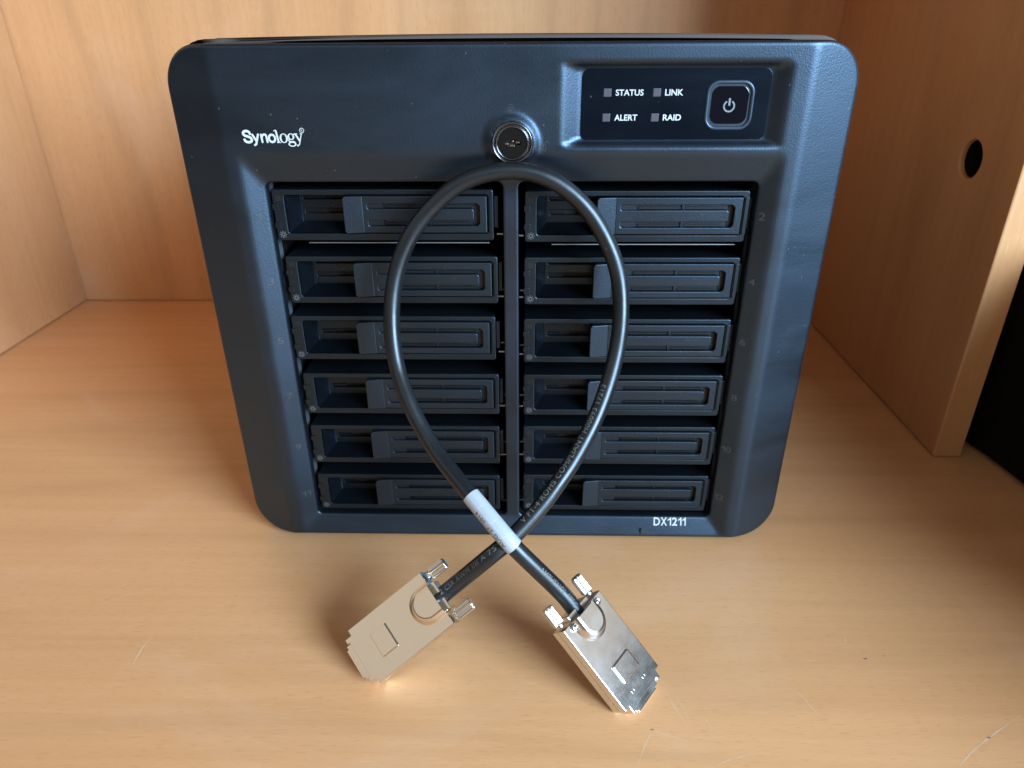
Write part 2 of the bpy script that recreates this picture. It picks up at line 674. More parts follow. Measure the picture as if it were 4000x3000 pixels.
def depth(x, z):
    """depth (mm, backwards) of the bezel face"""
    x = np.asarray(x, float)
    z = np.asarray(z, float)
    d = softplus(np.abs(x) - 127.0, 1.3) * 0.36
    # recess around the drive bays
    t = smin((x + 121.0) / 8.8, (120.6 - x) / 8.0, 0.25)
    t = smin(t, (215.6 - z) / 13.0, 0.35)
    t = smin(t, (z - 3.4) / 11.0, 0.22)
    t = softplus(t, 0.12)
    t = 1.02 - softplus(1.02 - t, 0.05)
    d = np.maximum(d, 4.7 * np.clip(t, 0, 1.02))
    # control panel recess
    s = smin(smin((x - 22.8) / 8.0, (118.0 - x) / 6.6, 0.2), smin((252.0 - z) / 2.2, (z - 218.6) / 1.6, 0.2), 0.25)
    s = softplus(s, 0.10)
    s = 1.0 - softplus(1.0 - s, 0.05)
    d = np.where((x > 20) & (x < 122) & (z > 216.5) & (z < 254), np.maximum(d, 4.3 * np.clip(s, 0, 1)), d)
    # raised boss round the lock
    r = np.hypot(x - LKX, z - LKZ)
    b = np.clip((12.6 - r) / 3.8, 0, 1)
    b = b * b * (3 - 2 * b)
    d = d - 2.6 * b + 5.5 * np.clip((8.3 - r) / 1.6, 0, 1)
    # rounded outer rim and rounded bay edges
    so = -sd_rrect(x, z, X0, X1, Z0, Z1, RC)
    rr = 1.6
    q = np.clip(rr - so, 0, rr)
    d = d + rr - np.sqrt(np.maximum(rr * rr - q * q, 0))
    for op in (OPL, OPR):
        so = sd_rrect(x, z, *op, OR)
        rr = 0.9
        q = np.clip(rr - so, 0, rr)
        d = d + rr - np.sqrt(np.maximum(rr * rr - q * q, 0))
    return d


def dep1(x, z):
    return float(depth(np.array([x]), np.array([z]))[0])


def build_bezel():
    outer = ccw(rrect(X0, X1, Z0, Z1, RC, 12, 3.0))
    opl = ccw(rrect(*OPL, OR, 5, 3.0))
    opr = ccw(rrect(*OPR, OR, 5, 3.0))
    pts, edges = [], []

    def loop(lp, con=True):
        k = len(pts)
        pts.extend(lp)
        if con:
            n = len(lp)
            edges.extend([(k + i, k + (i + 1) % n) for i in range(n)])
        return (k, len(lp))
    Lo = loop(outer)
    for dd in (0.12, 0.4, 0.85, 1.4, 2.1):
        loop(offset(outer, dd), True)
    La = loop(opl)
    Lb = loop(opr)
    for lp in (opl, opr):
        for dd in (0.08, 0.25, 0.55, 0.95, 1.5):
            loop(offset(lp, -dd), True)
    base = np.array(pts)
    g = []
    step = 1.5
    xs = np.arange(X0 + 2, X1 - 2, step)
    zs = np.arange(Z0 + 2, Z1 - 2, step)
    gx, gz = np.meshgrid(xs, zs)
    gx, gz = gx.ravel(), gz.ravel()
    keep = (-sd_rrect(gx, gz, X0, X1, Z0, Z1, RC) > 2.7)
    for op in (OPL, OPR):
        keep &= sd_rrect(gx, gz, *op, OR) > 2.0
    pts2 = [Vector(p) for p in pts] + [Vector((a, b)) for a, b in zip(gx[keep], gz[keep])]
    res = delaunay_2d_cdt(pts2, edges, [], 0, 1e-5)
    V = np.array([[v.x, v.y] for v in res[0]])
    F = np.array(res[2])
    c = V[F].mean(1)
    ok = (sd_rrect(c[:, 0], c[:, 1], X0, X1, Z0, Z1, RC) < 0)
    for op in (OPL, OPR):
        ok &= sd_rrect(c[:, 0], c[:, 1], *op, OR) > 0
    F = F[ok]
    a, b, d_ = V[F[:, 0]], V[F[:, 1]], V[F[:, 2]]
    area2 = (b[:, 0] - a[:, 0]) * (d_[:, 1] - a[:, 1]) - (b[:, 1] - a[:, 1]) * (d_[:, 0] - a[:, 0])
    F[area2 < 0] = F[area2 < 0][:, ::-1]
    D = depth(V[:, 0], V[:, 1])
    mb = MB()
    mb.add([(x, y, z) for (x, z), y in zip(V, D)], [tuple(f) for f in F], True)

    def wall(lp, y1, flip):
        n = len(lp)
        dd = depth(np.array([p[0] for p in lp]), np.array([p[1] for p in lp]))
        vs = [(p[0], dd[i], p[1]) for i, p in enumerate(lp)] + [(p[0], y1, p[1]) for p in lp]
        fs = []
        for i in range(n):
            j = (i + 1) % n
            fs.append((i, j, n + j, n + i) if flip else (i, n + i, n + j, j))
        mb.add(vs, fs, True)
    wall(outer, 26.0, False)
    wall(opl, 9.5, True)
    wall(opr, 9.5, True)
    return mb.build('bezel', MAT['bezel'], ENC)


bezel = build_bezel()

# chassis behind the bezel: slightly arched top, dusty front edge
def chassis_loop(inset):
    pts = rrect(-146 + inset, 146 - inset, 8 + inset, 259.6 - inset, 16, 8, 8.0)
    out = []
    for x, z in pts:
        if z > 200:
            z += (1.6 + 1.6 * (1 - (x / 150) ** 2)) * min(1, (z - 200) / 50)
        out.append((x, z))
    return ccw(out)


mb = MB()
lv, lf = [], []
rings = [(1.5, 7.5), (0.7, 7.8), (0.2, 8.6), (0.0, 10.0), (0.0, 24.0), (0.8, 25.0), (9.0, 27.0), (9.0, 318.0)]
n = None
for ins, yy in rings:
    lp = chassis_loop(ins)
    n = len(lp)
    lv += [(a, yy, c) for a, c in lp]
for r in range(len(rings) - 1):
    for i in range(n):
        j = (i + 1) % n
        lf.append((r * n + i, r * n + n + i, r * n + n + j, r * n + j))
mb.add(lv, lf, True)
lp = chassis_loop(9.0)
mb.add([(a, 318.0, c) for a, c in lp], [tuple(range(len(lp)))[::-1]])
mb.build('chassis', MAT['rim'], ENC)
mb = MB()
mb.box(-147.5, 147.5, 16, 300, 2.2, 9.6, 1.0)
mb.build('base_skid', MAT['rubber'], ENC)
for sx in (-1, 1):
    for yy in (40, 280):
        mb = MB()
        prof = [(0.01, 0.0), (8.0, 0.0), (9.0, 0.6), (9.0, 2.4)]
        mb.lathe(prof, 0, 0, 24)
        mb.v = [(a + sx * 120, c + yy, b) for a, b, c in mb.v]
        mb.build('foot', MAT['rubber'], ENC)

# steel cage seen through the gaps between the trays
def cage_wall(x0, x1):
    m_ = MB()
    m_.box(x0, x1, 10, 16.5, 12, 206)
    return m_.build('cage_wall', MAT['cage'], ENC)


cage_wall(-113.9, -112.9)
cage_wall(113.3, 114.3)
cage_wall(-2.6, -1.9)
cage_wall(3.0, 3.7)
for x0, x1 in ((-115.6, -114.6), (114.6, 115.6), (-0.5, 1.3)):
    mb = MB()
    mb.box(x0, x1, 17, 118, 12, 204)
    mb.build('cage_liner', MAT['dark'], ENC)
mb = MB()
mb.box(-114, 114, 118, 121, 10, 206)
mb.build('backplane', MAT['dark'], ENC)
mb = MB()
mb.box(-114.2, 114.2, 16, 118, 204.6, 206)
mb.build('cage_roof', MAT['dark'], ENC)
mb = MB()
mb.box(-114.2, 114.2, 16, 118, 10.0, 11.4)
mb.build('cage_floor', MAT['dark'], ENC)

# ------------------------------------------------------------------ drive trays
TW, TH = 103.4, 24.0
TRX = [[-111.2, -109.6, -111.2, -109.9, -110.1, -110.4], [6.9, 6.7, 6.5, 6.5, 6.4, 6.5]]
TRZ = [[198.6, 166.6, 135.9, 103.4, 71.9, 40.0], [197.8, 166.2, 134.5, 103.3, 72.1, 40.6]]
TRY = [[7.3, 7.6, 6.9, 7.5, 7.4, 7.3], [7.3, 7.4, 7.3, 7.3, 7.4, 7.3]]


def tray_frame():
    m = MB()
    # front ring with the big recess; left block is part of it
    outer = rrect(0, TW, 0, TH, 1.3, 4)
    rec = rrect(5.6, 100.9, 3.3, 21.5, 1.2, 4)
    # side notches for the light pipes and the square window are cut into the left block
    win = rrect(1.3, 4.3, 19.0, 22.0, 0.3, 2)
    m.plate(outer, [rec], 0.0, 2.6, 0.45, False)
    # body behind: top, bottom, side skins
    m.box(0.5, TW - 0.5, 2.4, 108, 22.7, 23.7)
    m.box(0.5, TW - 0.5, 2.4, 108, 0.3, 1.3)
    m.box(0.3, 1.4, 2.4, 108, 1.3, 22.7)
    m.box(TW - 1.6, TW - 0.4, 2.4, 108, 1.3, 22.7)
    m.box(101.0, TW - 1.7, 1.5, 12, 3.2, 21.6)
    return m


def tray_recess():
    m = MB()
    # recess: sloped left wall, sloped sill, back
    m.add([(5.9, 0.9, 3.5), (5.9, 0.9, 21.4), (10.2, 10.6, 21.4), (10.2, 10.6, 6.9)], [(0, 3, 2, 1)])
    m.add([(5.9, 0.9, 3.5), (101, 0.9, 3.5), (101, 10.6, 6.9), (10.2, 10.6, 6.9)], [(0, 1, 2, 3)])
    m.add([(5.9, 1.2, 21.45), (101, 1.2, 21.45), (101, 10.8, 21.45), (10.1, 10.8, 21.45)], [(0, 3, 2, 1)])
    slot1 = rrect(11.4, 98, 17.3, 19.6, 0.6, 3)
    slot2 = rrect(11.8, 98, 10.4, 12.9, 0.6, 3)
    m.add([(9.9, 10.0, 6.7), (10.35, 10.45, 6.7), (10.35, 10.45, 21.4), (9.9, 10.0, 21.4)], [(0, 1, 2, 3)])
    m.plate([(10.0, 6.6), (101, 6.6), (101, 21.6), (10.0, 21.6)], [slot1, slot2], 10.5, 13.6, 0.3, False)
    # thin ledge inside each slot
    m.box(11.4, 22, 12.0, 13.6, 17.3, 18.2)
    m.box(11.8, 19, 12.0, 13.6, 10.4, 11.5)
    return m


def tray_handle():
    m = MB()
    # plate bent slightly: flat part x 42..100.4, thumb tab x 33.4..42 tilted backwards
    out = []
    for a, c in rrect(33.4, 100.4, 3.9, 21.1, 1.4, 5, 3.0):
        out.append((a, c))
    groove = rrect(44.6, 96.9, 7.1, 17.7, 1.2, 4)
    # C shaped groove with a raised bar from the left
    C = [(44.6, 15.6), (44.6, 17.0), (45.2, 17.7), (95.7, 17.7), (96.9, 16.5), (96.9, 8.3), (95.7, 7.1), (45.2, 7.1),
         (44.6, 7.7), (44.6, 9.4), (45.0, 9.8), (93.6, 9.8), (94.4, 10.6), (94.4, 14.4), (93.6, 15.2), (45.0, 15.2)]

    def fm(a, y, c):
        return (a, y - 0.17 * max(0.0, 42.4 - a), c)
    tab = [q for q in rrect(33.4, 44, 3.9, 21.1, 1.4, 5) if q[0] < 40] + [(42.4, 3.9), (42.4, 21.1)]
    tab = sorted(tab, key=lambda q: math.atan2(q[1] - 12.5, q[0] - 39))
    m.plate(tab, [], -0.9, 1.6, 0.3, True, fm)
    m.plate([(42.2, 3.9), (100.4, 3.9), (100.4, 21.1), (42.2, 21.1)], [C], -0.9, 2.6, 0.42, False)
    # groove floor
    m.add([(44.0, 1.9, 6.5), (97.5, 1.9, 6.5), (97.5, 1.9, 18.3), (44.0, 1.9, 18.3)], [(0, 1, 2, 3)])
    # small rib across each groove
    for z0, z1 in ((15.25, 17.65), (7.15, 9.75)):
        m.box(44.7, 51.6, 0.2, 2.0, z0, z1)
        m.box(73.0, 74.4, 0.9, 2.0, z0, z1)
    # arms reaching back to the hinge
    m.box(93, 100.2, 2.0, 6.0, 4.4, 20.6)
    return m


def tray_slots():
    m = MB()
    for z0, z1 in ((15.5, 16.3), (7.4, 8.1)):
        m.box(53.0, 72.6, 1.3, 1.88, z0, z1)
        m.box(74.8, 93.0, 1.3, 1.88, z0, z1)
    m.box(94.7, 96.7, 1.5, 1.88, 7.6, 17.3)
    m.box(11.3, 98.2, 12.8, 13.5, 17.2, 19.7)
    m.box(11.7, 98.2, 12.8, 13.5, 10.3, 13.0)
    return m


def light_pipe():
    m = MB()
    m.plate(rrect(-0.35, 2.6, -1.45, 1.45, 0.6, 3), [], -0.42, 0.4, 0.16, False)
    return m


def sun_icon():
    m = MB()
    ringpoly(m, 0, 0, 1.0, 0.62, -0.12, 12)
    for k in range(8):
        a = R(45 * k)
        stroke(m, [(1.25 * math.cos(a), 1.25 * math.sin(a)), (1.75 * math.cos(a), 1.75 * math.sin(a))], 0.42, -0.12, 0)
    return m


protos = {}


def part_copy(src, parent, loc):
    if src not in protos:
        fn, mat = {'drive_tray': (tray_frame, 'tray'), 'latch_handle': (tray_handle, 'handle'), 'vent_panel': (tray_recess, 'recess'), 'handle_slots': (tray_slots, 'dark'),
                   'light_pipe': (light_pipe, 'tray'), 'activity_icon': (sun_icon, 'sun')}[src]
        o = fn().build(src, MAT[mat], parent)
        protos[src] = o
    else:
        o = protos[src].copy()
        COL.objects.link(o)
        o.parent = parent
    o.location = [q * MM for q in loc]
    return o


def simple(name, mat, parent, loc, fn):
    key = name
    if key not in protos:
        m = MB()
        fn(m)
        o = m.build(name, MAT[mat], parent)
        protos[key] = o
    else:
        o = protos[key].copy()
        COL.objects.link(o)
        o.parent = parent
    o.location = [q * MM for q in loc]
    return o


for col in range(2):
    for row in range(6):
        x, z, y = TRX[col][row], TRZ[col][row] - TH, TRY[col][row]
        tr = part_copy('drive_tray', ENC, (x, y, z))
        num = row * 2 + col + 1
        tr['label'] = 'black drive tray in bay %d' % num
        h = part_copy('latch_handle', tr, (0, 0, 0))
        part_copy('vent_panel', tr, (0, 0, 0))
        part_copy('handle_slots', tr, (0, 0, 0))
        part_copy('light_pipe', tr, (0.0, 0.0, 15.9))
        part_copy('light_pipe', tr, (0.0, 0.0, 7.2))
        part_copy('activity_icon', tr, (2.9, 0, 2.95))
        simple('status_window', 'dark', tr, (0, 0, 0), lambda m: m.plate(rrect(1.4, 4.1, 18.7, 21.4, 0.3, 3), [], -0.14, 0.3, 0.08, False))
        simple('hinge_post', 'tray', tr, (0, 0, 0), lambda m: m.box(101.5, 103.3, -0.5, 6, 3.7, 21.2, 0.25))
        simple('catch_tab', 'tray', tr, (0, 0, 0), lambda m: m.box(103.6, 105.5, 2.4, 14, 5.6, 20.4, 0.25))
        # steel shelf of the cage under this tray and its small bright ends
        sx0, sx1 = (-114.2, -3.5) if col == 0 else (4.3, 114.2)
        if row == 0:
            simple('shelf_lip', 'cage', ENC, (x + 13.0, 13.0, z - 2.9), lambda m: m.box(0, 88, 0, 1.0, 0, 0.34))
        if 0 < row < 5:
            simple('cage_shelf', 'cage', ENC, ((sx0 if col == 0 else sx0 - 0.15), 34, z - 2.6), lambda m: m.box(0, 110.2, 0, 80, 0, 0.9))
        simple('cage_tab', 'cage', ENC, ((sx1 - 3.2) if col == 0 else (sx0 - 1.2), 15.2, z + 0.6), lambda m: m.box(0, 3.0, 0, 2, 0, 0.8))

# ------------------------------------------------------------------ bezel furniture
# bay numbers moulded into the sloping frame
def on_bezel(name, mat, vs2, fs, lift=0.22, parent=None):
    m = MB()
    D = depth(np.array([v[0] for v in vs2]), np.array([v[1] for v in vs2]))
    m.add([(a, D[i] - lift, c) for i, (a, c) in enumerate(vs2)], fs)
    return m.build(name, MAT[mat], parent or ENC)


for row in range(6):
    zc = 187.1 - 31.45 * row
    for col in range(2):
        s = str(row * 2 + col + 1)
        w = 1.15 if s == '1' else (2.6 if len(s) == 1 else 4.4)
        xc = -116.4 if col == 0 else 115.6
        vs2, fs = sign_fit(s, xc - w / 2, xc + w / 2, zc - 1.75, zc + 1.75)
        on_bezel('bay_number', 'icon', vs2, fs, 0.14)

# name on the upper left: bold sans first half, serif second half
LGX, LGZ, LGU = -117.2, 220.35, 0.01784


def U(a, c):
    return (LGX + (a - 320) * LGU, LGZ + (488 - c) * LGU)


mb = MB()
kk = [0]


def lev():
    kk[0] += 1
    return -0.14 - 0.006 * kk[0]


def ust(pts, w, cap=6, smooth=True):
    P = catmull([(*U(*p), 0) for p in pts], 5) if smooth and len(pts) > 2 else [U(*p) for p in pts]
    stroke(mb, [(q[0], q[1]) for q in P], w * LGU, lev(), cap)


def uring(cx, cz, ro, oz, ri, iz):
    a, c = U(cx, cz)
    ringpoly(mb, a, c, ro * LGU, ri * LGU, lev(), 28, 0, 360, oz * LGU, iz * LGU)


ust([(520, 268), (495, 222), (432, 200), (368, 222), (352, 266), (385, 306), (445, 326), (510, 352), (545, 398), (522, 446), (460, 464), (392, 448), (364, 404)], 60)
ust([(575, 288), (655, 440)], 52, 4)
ust([(716, 282), (662, 440), (640, 505), (600, 532)], 50, 4)
ust([(788, 288), (802, 462)], 50, 4)
ust([(802, 345), (828, 300), (875, 284), (912, 312), (928, 462)], 50, 4)
uring(1052, 375, 103, 112, 52, 60)
ust([(1168, 190), (1206, 470)], 46, 0)
ust([(1116, 200), (1172, 180)], 18, 4)
ust([(1160, 474), (1266, 474)], 18, 0)
uring(1342, 372, 103, 112, 56, 92)
uring(1526, 336, 84, 78, 42, 58)
ust([(1590, 284), (1632, 268)], 22, 4)
ust([(1478, 402), (1458, 428), (1490, 450), (1585, 452), (1618, 482)], 26, 4)
uring(1540, 512, 100, 60, 66, 34)
ust([(1640, 274), (1738, 446)], 44, 0)
ust([(1792, 270), (1740, 440), (1712, 522), (1668, 546)], 24, 4)
ust([(1664, 540), (1672, 552)], 34, 5)
ust([(1608, 268), (1694, 268)], 15, 0)
ust([(1752, 268), (1816, 268)], 15, 0)
uring(1812, 192, 60, 60, 46, 46)
vs2, fs = text_fit('R', *[q for q in (U(1790, 0)[0], U(1834, 0)[0], U(0, 220)[1], U(0, 166)[1])])
mb.add([(a, -0.16, c) for a, c in vs2], fs)
mb.build('name_lettering', MAT['white'], ENC)

vs2, fs = sign_fit('DX1211', 81.0, 99.3, 9.7, 14.0, 0.018)
on_bezel('model_lettering', 'white', vs2, fs, 0.18)

# padlock pictograms
def padlock(cx, cz, opened):
    m = MB()
    D = dep1(cx, cz)
    y = D - 0.14
    stroke(m, [(cx - 1.35, cz - 2.3), (cx + 1.35, cz - 2.3), (cx + 1.35, cz + 0.3), (cx - 1.35, cz + 0.3), (cx - 1.35, cz - 2.3)], 0.34, y, 0)
    stroke(m, [(cx - 0.6, cz - 1.9), (cx - 0.6, cz - 0.1)], 0.4, y - 0.01, 0)
    stroke(m, [(cx + 0.7, cz - 1.9), (cx - 0.3, cz - 0.9), (cx + 0.7, cz - 0.1)], 0.4, y - 0.02, 0)
    ox = 2.0 if opened else 0.0
    ringpoly(m, cx + ox * 0.95, cz + 0.6, 1.05, 0.72, y - 0.03, 14, 0, 180)
    return m.build('padlock_mark', MAT['icon'], ENC)


padlock(0.9, 234.4, False)
padlock(14.6, 219.2, True)

# key lock
mb = MB()
by = -2.6
mb.lathe([(8.9, by + 0.6), (8.9, by - 0.25), (8.5, by - 0.5), (8.0, by - 0.3), (7.75, by + 0.25), (7.45, by + 0.3), (7.2, by - 0.35), (6.85, by - 0.5), (6.5, by - 0.25), (6.35, by + 0.2)], LKX, LKZ, 56)
lock = mb.build('key_lock', MAT['lockring'], ENC)
mb = MB()
kw = [(-3.6, -0.85), (-1.5, -0.85), (-1.3, -1.7), (1.5, -1.7), (1.7, -0.85), (3.7, -0.85), (3.7, 0.9), (1.8, 0.9), (1.1, 1.7), (-0.8, 1.7), (-1.5, 0.9), (-3.6, 0.9)]
mb.plate(circle(LKX, LKZ, 6.4, 48), [[(LKX + a, LKZ + c) for a, c in kw]], by + 0.1, by + 2.4, 0.08, False)
mb.build('lock_plug', MAT['lockblk'], lock)
mb = MB()
mb.box(LKX - 3.1, LKX - 1.7, by + 0.25, by + 1.4, LKZ - 0.65, LKZ - 0.1, 0.1)
mb.box(LKX + 1.5, LKX + 3.1, by + 0.7, by + 1.7, LKZ - 0.1, LKZ + 0.55, 0.1)
mb.box(LKX - 1.1, LKX + 1.1, by + 0.25, by + 1.5, LKZ - 1.45, LKZ - 0.75, 0.1)
mb.box(LKX - 0.2, LKX + 0.6, by + 0.5, by + 1.5, LKZ + 0.35, LKZ + 1.1, 0.1)
mb.build('keyway', MAT['brass'], lock)
mb = MB()
mb.add([(LKX - 4, by + 2.2, LKZ - 2), (LKX + 4, by + 2.2, LKZ - 2), (LKX + 4, by + 2.2, LKZ + 2), (LKX - 4, by + 2.2, LKZ + 2)], [(0, 1, 2, 3)])
mb.build('keyway_back', MAT['dark'], lock)

# control panel
CY = 3.95
mb = MB()
mb.plate(rrect(31.1, 111.4, 220.2, 249.6, 3.6, 6), [rrect(85.6, 103.8, 225.9, 243.7, 4.2, 6)], CY, CY + 1.2, 0.15, False)
cp = mb.build('control_panel', MAT['film'], ENC)
for x, z, s, w in ((42.2, 240.05, 'STATUS', 11.9), (63.3, 240.05, 'LINK', 7.7), (42.2, 229.95, 'ALERT', 9.9), (63.2, 229.95, 'RAID', 7.8)):
    m = MB()
    m.plate(rrect(x - 1.7, x + 1.7, z - 1.7, z + 1.7, 0.3, 3), [], CY - 0.16, CY + 0.1, 0.3, False)
    m.build('indicator_lamp', MAT['led'], cp)
    vs2, fs = text_fit(s, x + 3.5, x + 3.5 + w, z - 1.25, z + 1.25, 0.02)
    m = MB()
    m.add([(a, CY - 0.06, c) for a, c in vs2], fs)
    m.build('lettering', MAT['white'], cp)
# power button: raised ring, glossy dished key, symbol
mb = MB()
ro = ccw(rrect(84.4, 104.9, 224.7, 244.8, 5.2, 8))
rg = [(ro, CY - 0.02), (offset(ro, 0.35), CY - 0.55), (offset(ro, 0.9), CY - 0.6), (offset(ro, 1.5), CY - 0.1), (offset(ro, 1.75), CY + 1.2)]
m_n = len(ro)
vs, fs = [], []
for lp, yy in rg:
    vs += [(a, yy, c) for a, c in lp]
for r in range(len(rg) - 1):
    for i in range(m_n):
        j = (i + 1) % m_n
        fs.append((r * m_n + i, r * m_n + m_n + i, r * m_n + m_n + j, r * m_n + j))
mb.add(vs, fs, True)
pbr = mb.build('button_ring', MAT['ring'], cp)
mb = MB()
mb.plate(rrect(86.3, 103.1, 226.6, 243.0, 4.0, 8), [], CY + 0.25, CY + 1.2, 0.7, False)
pb = mb.build('power_button', MAT['gloss'], cp)
mb = MB()
ringpoly(mb, 94.7, 234.4, 2.5, 1.85, CY + 0.18, 30, 120, 420)
stroke(mb, [(94.7, 234.6), (94.7, 237.6)], 0.85, CY + 0.17, 0)
mb.build('power_symbol', MAT['grey'], cp)

# thin curved scuff above the lock and a small moulding mark near the bottom
mb = MB()
P = catmull([(-3.5, 249.4, 0), (0.5, 248.9, 0), (4.2, 246.6, 0), (6.6, 243.2, 0), (7.6, 240.2, 0)], 6)
stroke(mb, [(q[0], q[1]) for q in P], 0.28, -0.05, 0)
mb.build('scuff', MAT['dark'], ENC)
mb = MB()
mb.box(73.45, 73.8, 0.4, 4.0, 3.8, 8.2)
mb.build('moulding_mark', MAT['bezel'], ENC)

# ------------------------------------------------------------------ data cable
CAB = empty('data_cable', (0.0, -0.08, 0.0))
tag(CAB, 'black data cable looped upright with two metal plugs crossing before the enclosure', 'cable')
bpy.context.view_layer.update()
CINV = CAB.matrix_world.inverted()

Lc = [(-39.95, -76.75, 44.3), (-23.3, -93.45, 30.1), (-56.6, -106.1, 6.0), (-73.2, -89.45, 20.15)]
Rc = [(24.25, -102.9, 35.85), (41.65, -81.1, 39.2), (68.45, -97.6, 9.8), (51.05, -119.25, 6.5)]


def conn_frame(Cn):
    A, B, C, D = [Vector(q) for q in Cn]
    ex = ((A - D) + (B - C)).normalized()          # front -> tail
    ey = (B - A).normalized()
    ey = (ey - ex * ey.dot(ex)).normalized()
    nz = ey.cross(ex).normalized()
    o = (A + B) / 2
    m = Matrix(((ey.x, -ex.x, nz.x, o.x * MM), (ey.y, -ex.y, nz.y, o.y * MM), (ey.z, -ex.z, nz.z, o.z * MM), (0, 0, 0, 1)))
    return m, ex, ey, nz, o


fL = conn_frame(Lc)
fR = conn_frame(Rc)
tailL = np.array(fL[4] - fL[3] * 4.5)
tailR = np.array(fR[4] - fR[3] * 4.5)
eL, eR = np.array(fL[1]), np.array(fR[1])
vd = np.array((-0.02, 0.774, -0.633))
path = [[-6.7, -82.2, 59.6], [1.9, -78.3, 65.7], [14.1, -68.6, 74.8], [23.1, -59.7, 83.1], [31.0, -50.8, 91.5], [40.7, -39.0, 106.2],
        [48.4, -26.2, 124.9], [51.4, -18.2, 144.7], [49.6, -12.0, 164.9], [41.6, -8.3, 183.2], [30.8, -6.8, 196.9], [16.3, -6.1, 206.6],
        [0.1, -5.9, 209.5], [-18.2, -6.2, 205.7], [-33.0, -6.9, 195.3], [-45.2, -8.8, 180.7], [-52.3, -12.2, 163.7], [-54.8, -18.3, 144.4],
        [-52.6, -26.4, 124.5], [-45.4, -37.4, 108.4], [-34.8, -48.3, 93.8], [-23.5, -58.7, 84.0], [-12.7, -67.8, 75.5], [-4.3, -74.9, 68.8],
        [4.0, -80.8, 61.9]]
path = [np.array(q) for q in path]
for i, k in ((0, 2.6), (1, 4.0), (2, 2.6), (3, 1.0), (-1, -2.8), (-2, -4.0), (-3, -3.2), (-4, -1.5)):
    path[i] = path[i] + vd * k
ctrl = [tailL - eL * 8, tailL, tailL + eL * 9] + path + [tailR + eR * 10, tailR, tailR - eR * 8]
# even resampling
CP = catmull(ctrl, 12)
seg = np.r_[0, np.cumsum(np.linalg.norm(np.diff(CP, axis=0), axis=1))]
TOT = seg[-1]
NS = 260
ss = np.linspace(0, TOT, NS)
CPS = np.c_[[np.interp(ss, seg, CP[:, k]) for k in range(3)]].T
for _ in range(3):
    CPS[1:-1] = 0.25 * CPS[:-2] + 0.5 * CPS[1:-1] + 0.25 * CPS[2:]
CRAD = 3.85


def cframe(s):
    p = np.array([np.interp(s, ss, CPS[:, k]) for k in range(3)])
    q = np.array([np.interp(min(s + 1.5, TOT), ss, CPS[:, k]) for k in range(3)])
    r = np.array([np.interp(max(s - 1.5, 0), ss, CPS[:, k]) for k in range(3)])
    t = (q - r) / np.linalg.norm(q - r)
    ref = np.array((0.0, -0.85, 0.53))
    nrm = ref - t * (ref @ t)
    nrm /= np.linalg.norm(nrm)
    return p, t, nrm, np.cross(nrm, t)


def tube(s0, s1, rad, n, nr=20, jitter=0.0):
    m = MB()
    vs, fs = [], []
    for i in range(n):
        s = s0 + (s1 - s0) * i / (n - 1)
        p, t, nn, bb = cframe(s)
        r = rad * (1 + jitter * math.sin(s * 0.9) * math.sin(s * 0.23 + 1))
        for k in range(nr):
            a = 2 * math.pi * k / nr
            vs.append(tuple(p + r * (nn * math.cos(a) + bb * math.sin(a))))
    for i in range(n - 1):
        for k in range(nr):
            j = (k + 1) % nr
            fs.append((i * nr + k, i * nr + j, i * nr + nr + j, i * nr + nr + k))
    m.add(vs, fs, True)
    m.add(vs[:nr], [tuple(range(nr))[::-1]])
    m.add(vs[-nr:], [tuple(range(nr))])
    return m


def local(m):
    """cable parts are made in world millimetres; shift into the cable's frame"""
    t = CAB.location / MM
    m.v = [(a - t.x, b - t.y, c - t.z) for a, b, c in m.v]
    return m


cord = local(tube(2.0, TOT - 2.0, CRAD, 300, 24, 0.006)).build('cord', MAT['cord'], CAB)


def nearest(pt):
    d = np.linalg.norm(CPS - np.array(pt), axis=1)
    return ss[int(np.argmin(d))]


def wrap_text(body, s0, length, height, ang, mat, flip=False, rad=CRAD + 0.09, name='cable_lettering', parent=None, bold=0.0, space=1.1):
    """text running along the cable from s0; ang is the angle of its middle round the jacket"""
    vs2, fs = text_fit(body, 0, length, -height / 2, height / 2, bold, space)
    m = MB()
    out = []
    vs2, fs = list(vs2), [tuple(f) for f in fs]
    work, fin = [], []
    for f in fs:
        for i in range(1, len(f) - 1):
            work.append((f[0], f[i], f[i + 1]))
    mid = {}
    while work:
        t = work.pop()
        e = max(((abs(vs2[t[i]][1] - vs2[t[(i + 1) % 3]][1]), abs(vs2[t[i]][0] - vs2[t[(i + 1) % 3]][0]), i) for i in range(3)), key=lambda q: max(q[0], q[1] * 0.4))
        if max(e[0], e[1] * 0.4) < 0.55:
            fin.append(t)
            continue
        i = e[2]
        a_, b_, c_ = t[i], t[(i + 1) % 3], t[(i + 2) % 3]
        k_ = (min(a_, b_), max(a_, b_))
        if k_ not in mid:
            mid[k_] = len(vs2)
            vs2.append(((vs2[a_][0] + vs2[b_][0]) / 2, (vs2[a_][1] + vs2[b_][1]) / 2))
        work += [(a_, mid[k_], c_), (mid[k_], b_, c_)]
    fs = fin
    for a, c in vs2:
        if flip:
            s = s0 - a
            th = ang - c / rad
        else:
            s = s0 + a
            th = ang + c / rad
        p, t, nn, bb = cframe(s)
        out.append(tuple(p + rad * (nn * math.cos(th) + bb * math.sin(th))))
    m.add(out, fs)
    return local(m).build(name, MAT[mat], parent or cord)


